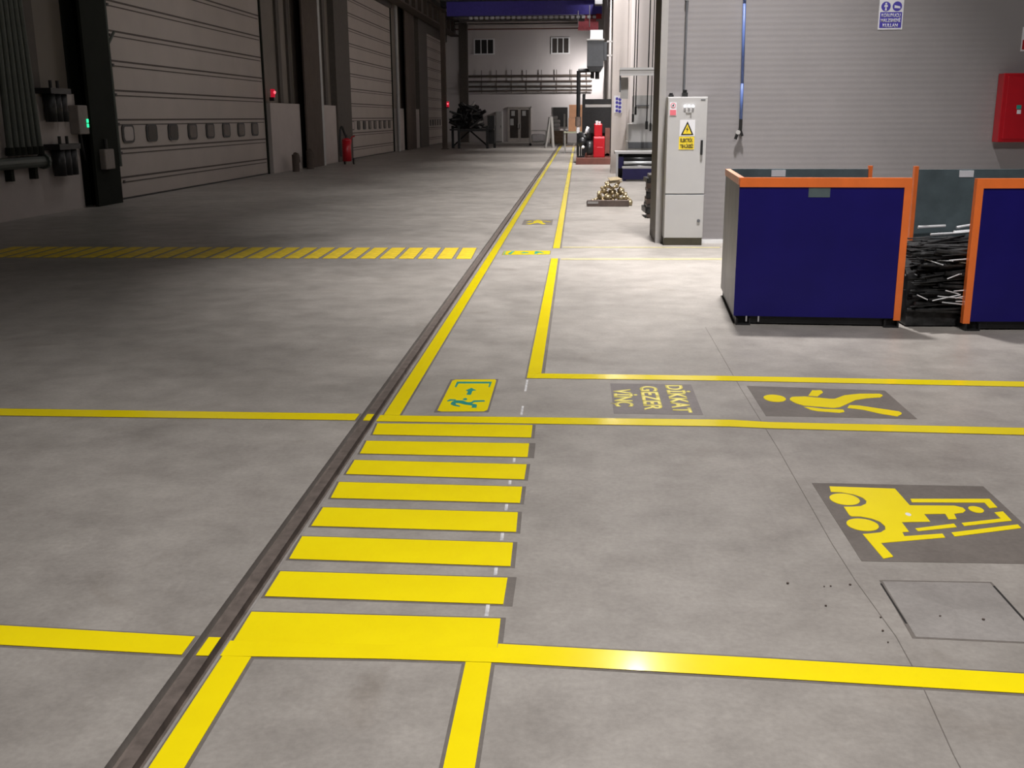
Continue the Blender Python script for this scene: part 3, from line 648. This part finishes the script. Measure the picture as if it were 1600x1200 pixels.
# scrap lengths inside the second container (uncountable)
rnd = random.Random(21); root = thing('metal_scrap', 'loose heap of dark metal strips and tubes inside the scrap container', 'scrap', (3.125, 8.54, 0), .03, kind='stuff')
bm = None; bs = None
for k in range(620):
    z = rnd.uniform(.13, .62); y = rnd.uniform(.08, 1.35) if k % 3 else rnd.uniform(.06, .3); z += .06*math.sin(y*3)*(z/.6); x0 = -.42+rnd.uniform(0, .75); L = rnd.uniform(.45, .85)
    a = (x0, y, z); b_ = (min(1.28, x0+L), min(1.42, max(.1, y+rnd.uniform(-.25, .25))), max(.13, z+rnd.uniform(-.07, .07)))
    if rnd.random() < .5: bm = tube(a, b_, rnd.uniform(.008, .022), bm, 7)
    else: bm = bar(a, b_, rnd.uniform(.02, .05), .006, bm)
for a, b_, r in [((.05, 1.35, .70), (.30, 1.36, .71), .013), ((.38, 1.3, .70), (.52, 1.33, .72), .012), ((.08, 1.1, .66), (.7, 1.2, .68), .01), ((.3, 1.15, .68), (.75, 1.25, .70), .008), ((.05, .9, .60), (.22, .7, .56), .008), ((.05, .7, .55), (.2, .55, .52), .007), ((.05, .6, .48), (.5, .8, .52), .006), ((.2, .3, .42), (.4, .34, .42), .007)]:
    bs = tube(a, b_, r, bs, 8)
for k in range(26):
    z = rnd.uniform(.2, .62); x = rnd.uniform(-.38, .3); bs = tube((x, .04+.2*rnd.random()*(z > .45), z), (x+rnd.uniform(.08, .3), .05, z+rnd.uniform(-.05, .05)), .005, bs, 6)  # thin pale strips as glints in front of the dark heap
bm = merge(bm, prismyz([(.16, .012), (1.4, .012), (1.42, .5), (1.1, .6), (.7, .58), (.35, .52), (.2, .4)], -.4, 1.2))  # solid dark core added to block light and leave a black void
obj('dark_lengths_core', bm, 'scrap', root); obj('bright_lengths', bs, 'shine', root)
bm = None
for k in range(4):
    pts = [(.1+.32*i/8*1.2, .14+.03*k, .18+.07*k+.05*((i-4)/4)**2) for i in range(9)]; bm = path(pts, .006, bm, 6)
obj('wire_coil', bm, 'midgrey', root)

# floor markings ----------------------------------------------------------------
def quad(x0, x1, y0, y1, sk=0.): return [(x0, y0), (x1, y0+sk*(x1-x0)), (x1, y1+sk*(x1-x0)), (x0, y1)]
SK = -.035
mark('floor_line', [(-1.13, 5.86), (-1.035, 5.86), (-1.035, 30), (-1.12, 30)], 'long yellow line running beside the sunken rail into the distance', 'floor line')
mark('floor_line', [(-1.12, 30.03), (-1.035, 30.03), (-1.0, 72), (-1.12, 72)], 'far stretch of the yellow line beside the sunken rail', 'floor line')
mark('floor_line', [(-.33, 6.93), (-.237, 6.93), (-.237, 12.93), (-.322, 12.93)], 'near stretch of the yellow line along the right side of the walkway', 'floor line', shift=.012)
mark('floor_line', [(-.325, 13.98), (-.235, 13.98), (-.215, 71), (-.335, 71)], 'far stretch of the yellow line on the right side of the walkway', 'floor line', shift=.012)
mark('floor_line', [(-10, 6.03), (-3.4, 5.895), (-1.278, 5.878), (-1.278, 5.745), (-3.4, 5.75), (-10, 5.88)], 'yellow cross line left of the rail beyond the crosswalk stripes', 'floor line')
mark('floor_line', [(-1.15, 5.855), (-1.15, 5.73), (-.21, 5.722), (.87, 5.715), (1.1, 5.69), (2.45, 5.625), (6, 5.5), (6, 5.63), (2.5, 5.758), (1.1, 5.812), (.9, 5.848), (-.95, 5.85)], 'yellow cross line between the crosswalk stripes and the exit sign', 'floor line')
mark('floor_line', [(-.33, 6.795), (1.017, 6.78), (2.88, 6.70), (6, 6.56), (6, 6.69), (2.93, 6.832), (1.03, 6.907), (-.33, 6.927)], 'yellow cross line running right above the painted crane warning', 'floor line')
mark('floor_line', [(-10, 3.5), (-1.99, 3.181), (-1.278, 3.137), (-1.278, 3.013), (-1.93, 3.048), (-10, 3.37)], 'yellow cross line in the foreground left of the rail', 'floor line')
mark('floor_line', [(-1.15, 3.115), (-1.15, 3.013), (-.61, 3.022), (-.235, 3.018), (.61, 2.968), (1.365, 2.918), (4, 2.76), (4, 2.88), (1.41, 3.036), (.63, 3.089), (-.25, 3.141), (-.25, 3.115)], 'yellow cross line at the foot of the crosswalk running to the right', 'floor line')
mark('floor_line', [(-1.139, 0.6), (-1.042, .6), (-1.046, 3.0128), (-1.142, 3.0128)], 'yellow line beside the rail in the foreground, left side of the box', 'floor line')
mark('floor_line', [(-.352, .6), (-.258, .6), (-.262, 3.015), (-.345, 3.017)], 'short yellow line in the foreground, right side of the box', 'floor line')
for k, (y0, y1, lb) in enumerate([(5.745, 5.878, 'far'), (3.013, 3.137, 'near')]):
    o = obj('rail_paint', box(-.021, .021, y0-5, y1-5, 0, .002), 'paint', None, False, (-1.21, 5, 0)); tag(o, 'yellow dab on the rail head where the %s cross line passes' % lb, 'floor marking')
S = [[(-1.134, 5.684), (-0.244, 5.692), (-0.242, 5.454), (-1.121, 5.47)], [(-1.131, 5.352), (-0.247, 5.346), (-0.245, 5.114), (-1.123, 5.133)],
     [(-1.128, 5.024), (-0.244, 4.996), (-0.245, 4.771), (-1.126, 4.808)], [(-1.134, 4.691), (-0.249, 4.666), (-0.248, 4.452), (-1.124, 4.474)],
     [(-1.131, 4.353), (-0.251, 4.335), (-0.246, 4.11), (-1.13, 4.133)], [(-1.139, 4.017), (-0.252, 3.994), (-0.248, 3.761), (-1.132, 3.788)],
     [(-1.134, 3.669), (-0.252, 3.655), (-0.253, 3.432), (-1.132, 3.452)], [(-1.142, 3.327), (-0.254, 3.321), (-0.251, 3.1152), (-1.138, 3.1152)]]
for k, q in enumerate(S):
    lb = 'yellow crosswalk stripe beside the rail, %s from the far cross line' % ORD[k] if k < 7 else 'widest yellow crosswalk stripe touching the foreground cross line'
    mark('crosswalk_stripe', q, lb, 'crosswalk stripe', group='crosswalk stripes beside the rail', shift=.022 if k in (1, 6) else .006)
for k in range(27):
    x1 = -1.315-.2405*k
    mark('zebra_stripe', [(x1-.187, 12.86), (x1, 12.86), (x1-.035, 13.98), (x1-.222, 13.98)], '%s yellow zebra stripe from the rail in the band across the left hall' % ORD[k], 'zebra stripe', 'oldpaint', 'zebra stripes across the left hall', border=.01)
mark('faded_line', [(-.2, 12.80), (1.9, 12.86), (1.9, 12.98), (-.2, 12.93)], 'faded pale yellow line before the electrical cabinet, nearer of two', 'floor line', 'faint', border=0)
mark('faded_line', [(-.2, 14.02), (1.9, 14.04), (1.9, 14.14), (-.2, 14.12)], 'faded pale yellow line at the foot of the electrical cabinet', 'floor line', 'faint', border=0)

def sign_on_floor(name, label, back, m='scrub'):
    cx = sum(p[0] for p in back)/4; cy = sum(p[1] for p in back)/4
    t = thing(name, label, 'floor sign', (cx, cy, 0)); sh = lambda pts: [(x-cx, y-cy) for x, y in pts]
    obj('backing', prism(sh(back), .0002, .0012), m, t); return t, sh
def paintpart(t, sh, name, pts, m='paint', z=.0032): return obj(name, prism(sh(pts), .0012, z), m, t)
# walking person
t, sh = sign_on_floor('pedestrian_sign', 'yellow walking figure painted on a dark rectangle near the containers', [(1.109, 6.649), (1.965, 6.565), (1.969, 5.917), (1.111, 5.943)])
paintpart(t, sh, 'figure_head', ell(1.232, 6.339, .067, .086))
paintpart(t, sh, 'figure_body', [(1.318, 6.30), (1.325, 6.342), (1.348, 6.378), (1.428, 6.39), (1.572, 6.34), (1.6, 6.342), (1.682, 6.432), (1.782, 6.472), (1.907, 6.477), (1.918, 6.45), (1.913, 6.425), (1.89, 6.390), (1.798, 6.363), (1.72, 6.317), (1.657, 6.239), (1.588, 6.153), (1.545, 6.131), (1.373, 6.177), (1.335, 6.235)])
paintpart(t, sh, 'figure_arm', [(1.452, 6.409), (1.505, 6.545), (1.563, 6.548), (1.562, 6.494), (1.506, 6.394)])
paintpart(t, sh, 'figure_arm', [(1.371, 6.144), (1.398, 6.145), (1.476, 6.108), (1.59, 6.093), (1.59, 6.06), (1.583, 6.042), (1.552, 6.025), (1.432, 6.055), (1.396, 6.085)])
paintpart(t, sh, 'figure_leg', [(1.626, 6.135), (1.652, 6.197), (1.71, 6.191), (1.821, 6.123), (1.91, 6.068), (1.915, 6.035), (1.906, 6.009), (1.869, 5.962), (1.79, 6.012), (1.708, 6.098)])
# forklift
t, sh = sign_on_floor('forklift_sign', 'yellow forklift symbol painted on a dark square in the right foreground', [(1.129, 4.789), (1.924, 4.78), (1.919, 3.89), (1.129, 3.882)])
paintpart(t, sh, 'truck_body', [(1.201, 4.74), (1.499, 4.722), (1.502, 4.505), (1.701, 4.511), (1.728, 4.487), (1.729, 4.454), (1.707, 4.425), (1.664, 4.41), (1.654, 4.348), (1.618, 4.343), (1.625, 4.408), (1.532, 4.4), (1.53, 4.311), (1.406, 4.299), (1.405, 4.192), (1.375, 4.186), (1.371, 4.142), (1.538, 4.179), (1.535, 4.136), (1.254, 4.064), (1.265, 3.928), (1.22, 3.906), (1.204, 4.158), (1.238, 4.165), (1.284, 4.179), (1.313, 4.213), (1.322, 4.251), (1.314, 4.3), (1.289, 4.335), (1.248, 4.357), (1.208, 4.358), (1.202, 4.371), (1.203, 4.473), (1.237, 4.475), (1.281, 4.485), (1.312, 4.517), (1.323, 4.552), (1.316, 4.596), (1.288, 4.634), (1.239, 4.66), (1.19, 4.665)])
paintpart(t, sh, 'wheel', ell(1.23, 4.57, .066, .075)); paintpart(t, sh, 'wheel', ell(1.231, 4.262, .066, .071))
paintpart(t, sh, 'roof_guard', [(1.53, 4.589), (1.888, 4.606), (1.883, 4.498), (1.844, 4.488), (1.848, 4.556), (1.523, 4.545)])
paintpart(t, sh, 'driver_head', ell(1.779, 4.468, .031, .041)); paintpart(t, sh, 'windshield_bar', [(1.845, 4.435), (1.888, 4.45), (1.884, 4.341), (1.658, 4.268), (1.659, 4.303), (1.846, 4.363)])
paintpart(t, sh, 'mast_bar', [(1.442, 4.231), (1.624, 4.294), (1.622, 4.254), (1.444, 4.2)]); paintpart(t, sh, 'mast_bar', [(1.579, 4.193), (1.892, 4.298), (1.89, 4.257), (1.578, 4.149)])
paintpart(t, sh, 'pale_spot', ell(1.461, 4.392, .012, .02, 12), 'signwhite', .004)
# exit sign
t, sh = sign_on_floor('exit_sign', 'yellow floor sign with green running figure, arrow and doorway', [(-0.838, 6.742), (-0.518, 6.762), (-0.517, 5.95), (-0.843, 5.936)])
pl = [(-.822, 6.70), (-.805, 6.73), (-.54, 6.748), (-.53, 6.72), (-.528, 6.0), (-.545, 5.965), (-.80, 5.95), (-.826, 5.97)]
paintpart(t, sh, 'plate', pl, 'paint', .0028)
G = lambda n, p: obj(n, prism(sh(p), .0028, .0036), 'green', t)
G('doorway', [(-0.787, 6.67), (-0.556, 6.679), (-0.558, 6.539), (-0.568, 6.538), (-0.568, 6.634), (-0.772, 6.625), (-0.776, 6.529), (-0.787, 6.529)])
G('arrow', [(-0.676, 6.512), (-0.639, 6.452), (-0.661, 6.434), (-0.662, 6.339), (-0.691, 6.342), (-0.688, 6.419), (-0.706, 6.449)])
G('runner_head', ell(-.687, 6.232, .013, .026)); G('runner_arm', [(-0.795, 6.19), (-0.782, 6.226), (-0.743, 6.225), (-0.744, 6.199), (-0.771, 6.19), (-0.788, 6.172)])
G('runner_body', [(-0.744, 6.204), (-0.698, 6.199), (-0.665, 6.16), (-0.645, 6.161), (-0.629, 6.205), (-0.563, 6.212), (-0.56, 6.182), (-0.623, 6.166), (-0.635, 6.125), (-0.611, 6.12), (-0.600, 6.101), (-0.598, 6.038), (-0.627, 6.037), (-0.630, 6.087), (-0.675, 6.106), (-0.714, 6.14), (-0.737, 6.135), (-0.729, 6.102), (-0.699, 6.078), (-0.704, 6.055), (-0.741, 6.078), (-0.765, 6.113), (-0.762, 6.165)])
# crane warning lettering
t, sh = sign_on_floor('crane_warning', 'yellow crane warning lettering painted on a dark floor patch', [(.225, 6.675), (.752, 6.672), (.748, 5.95), (.225, 5.958)], 'scrubpale')
cx, cy = t.location.x, t.location.y
for s, x, y0, w in (('DİKKAT', .583, 6.642, .65), ('GEZER', .415, 6.606, .565), ('VİNÇ', .243, 6.525, .415)):
    text('lettering', s, .107, w, 'pale', t, (x-cx, y0-cy, .0013), (0, -1, 0), (1, 0, 0), .002, .028)
# far repeats of the signs
t, sh = sign_on_floor('pedestrian_sign', 'small distant walking figure painted on a dark patch in the walkway', [(-.913, 17.07), (-.415, 17.09), (-.42, 18.0), (-.913, 17.96)])
paintpart(t, sh, 'figure_head', ell(-.665, 17.86, .05, .07)); paintpart(t, sh, 'figure_body', [(-.75, 17.76), (-.60, 17.76), (-.58, 17.5), (-.52, 17.2), (-.58, 17.18), (-.66, 17.42), (-.78, 17.16), (-.85, 17.2), (-.73, 17.5)])
paintpart(t, sh, 'figure_arm', [(-.76, 17.74), (-.82, 17.52), (-.86, 17.55), (-.79, 17.76)]); paintpart(t, sh, 'figure_arm', [(-.58, 17.72), (-.47, 17.55), (-.45, 17.6), (-.58, 17.78)])
t, sh = sign_on_floor('exit_sign', 'distant yellow exit sign lying across the walkway between the zebra ends', [(-.965, 13.25), (-.34, 13.31), (-.345, 13.71), (-.965, 13.68)])
paintpart(t, sh, 'plate', [(-.955, 13.262), (-.35, 13.322), (-.355, 13.698), (-.955, 13.668)], 'paint', .0028)
G('doorway', [(-.945, 13.28), (-.90, 13.285), (-.91, 13.3), (-.93, 13.3), (-.93, 13.64), (-.91, 13.64), (-.90, 13.66), (-.945, 13.655)]); G('runner_body', [(-.89, 13.32), (-.85, 13.3), (-.83, 13.55), (-.81, 13.62), (-.85, 13.63), (-.87, 13.5)])
G('arrow', [(-.74, 13.45), (-.68, 13.40), (-.68, 13.44), (-.63, 13.44), (-.63, 13.52), (-.68, 13.52), (-.68, 13.56)]); G('runner_arm', [(-.55, 13.35), (-.52, 13.35), (-.50, 13.5), (-.44, 13.42), (-.43, 13.46), (-.49, 13.6), (-.55, 13.62)])
# hatch cover, expansion joint, chalk line
o = thing('floor_hatch', 'square concrete cover set in the floor below the forklift symbol', 'hatch cover', (1.35, 3.48, 0))
obj('gap_frame', prism([(-.215, -.225), (.22, -.245), (.215, .235), (-.2, .23)], .0002, .0007), 'scrub', o)
obj('gap_edge', prism([(-.205, .2), (-.198, .2), (-.2, -.12), (-.207, -.12)], .0007, .0013, prism([(.205, .2), (.214, .2), (.216, -.1), (.207, -.1)], .0007, .0013)), 'gap', o)
obj('cover_plate', prism([(-.2, -.215), (.208, -.235), (.205, .225), (-.19, .22)], .0007, .0012), 'cover', o)
bm = None; pts = [(1.03, 2.2), (1.044, 2.588), (1.076, 2.99), (1.084, 3.263), (1.06, 3.7), (1.054, 4.051), (1.067, 5.333), (1.06, 6.6), (1.07, 8.6)]
for k, (a, b_) in enumerate(zip(pts, pts[1:])):
    bm = prism([(a[0]-.0016, a[1]), (a[0]+.0016, a[1]), (b_[0]+.0016, b_[1]), (b_[0]-.0016, b_[1])], .0002, .0009, bm)
tag(obj('trim_11', bm, 'scrub'), kind='structure')
for k, (y0, y1, x) in enumerate(((3.34, 3.43, -.305), (3.68, 3.75, -.30), (4.02, 4.1, -.30), (4.36, 4.44, -.305), (4.7, 4.76, -.31), (5.03, 5.1, -.31), (5.9, 6.1, -.318), (6.45, 6.75, -.322))):
    o = obj('chalk_mark', prism([(-.008, y0-y1), (.006, y0-y1), (.004, 0), (-.009, 0)], .0002, .0008), 'chalk', None, False, (x, y1, 0))
    tag(o, '%s faint white chalk dash from the foreground cross line, along the stripe ends' % ORD[k], 'chalk mark', 'chalk dashes along the stripe ends')
# crumbs of swarf on the floor by the hatch
p0 = None; rnd = random.Random(2)
for k, (x, y) in enumerate([(.80, 3.66), (.93, 3.64), (1.03, 3.66), (1.07, 3.40), (1.05, 3.30), (1.045, 3.22), (1.28, 3.42), (1.42, 3.40), (.9, 3.48), (.955, 3.645)]):
    if p0 is None:
        o = p0 = obj('metal_nut', tube((0, 0, 0), (0, 0, .006), .007, None, 6), 'brownsteel'); tag(o, 'tiny metal nut lying on the floor near the concrete cover', 'nut', 'tiny nuts scattered on the floor')
    else: o = p0.copy(); C.objects.link(o)
    o.location = (x, y, .0015); o.rotation_euler = (0, 0, rnd.uniform(0, 3)); o.scale = [rnd.uniform(.4, .75)]*3

# ------------------------------------------------------------------ light
def area(name, loc, size, power, target=None, color=(1, .968, .955), spread=180):
    l = bpy.data.lights.new(name, 'AREA'); l.shape = 'DISK'; l.size = size; l.energy = power; l.color = color; l.spread = math.radians(spread)
    o = bpy.data.objects.new(name, l); C.objects.link(o); o.location = loc
    d = Vector(target)-Vector(loc) if target else Vector((0, 0, -1)); o.rotation_euler = d.to_track_quat('-Z', 'Y').to_euler(); return o
area('hall_lamp', (.6, 3.0, 9.6), .7, 300, spread=100)
for y, x, p, sp in ((12.0, 1.6, 365, 68), (18.5, 1.3, 335, 76), (25, .8, 250, 76), (32, .8, 230, 76), (40, .8, 230, 76), (49, .8, 260, 76), (59, .8, 260, 76)):
    area('hall_lamp', (x, y, 9.6), .7, p, spread=sp)
for y in (18.6, 34): area('glint_lamp', (1.25, y, 9.2), .24, 105)  # wide-spread extras at the hall lamps, added for glints on the paint
area('left_fill', (-5, 25, 9.8), .8, 65, spread=110)  # weak added fill, no fixture hangs over the left side
area('back_fill', (1.35, 73.4, 4.9), .5, 150, (-.2, 76, 3.4), spread=150)  # added low behind the filter box to grade the back wall brightness
area('crane_fill', (1.2, 65, 9.3), .3, 6, (1.0, 68, 8.1), spread=70)  # no fixture here, added to brighten the right end of the girder
area('side_fill', (-1.5, 57, 8), .6, 55, (1.65, 60, 4), spread=80)  # added to brighten the far right wall, which the row only grazes
area('machine_fill', (.4, 31.5, 8.5), .6, 105, (.6, 40, 1.0), spread=50)  # added to brighten the front faces of the pump unit
area('bay_lamp', (2.6, 23, 8.5), .8, 180, (1.9, 34, 2.5), spread=90)
area('fill_lamp', (3.0, 1.5, 7.0), 1.0, 118, (2.7, 14.6, 1.2), spread=98)
w = bpy.data.worlds.new('world'); SC.world = w; w.use_nodes = True
w.node_tree.nodes['Background'].inputs[0].default_value = (.5, .48, .47, 1); w.node_tree.nodes['Background'].inputs[1].default_value = .03
SC.view_settings.view_transform = 'Standard'; SC.view_settings.exposure = 0
SC.cycles.use_denoising = True
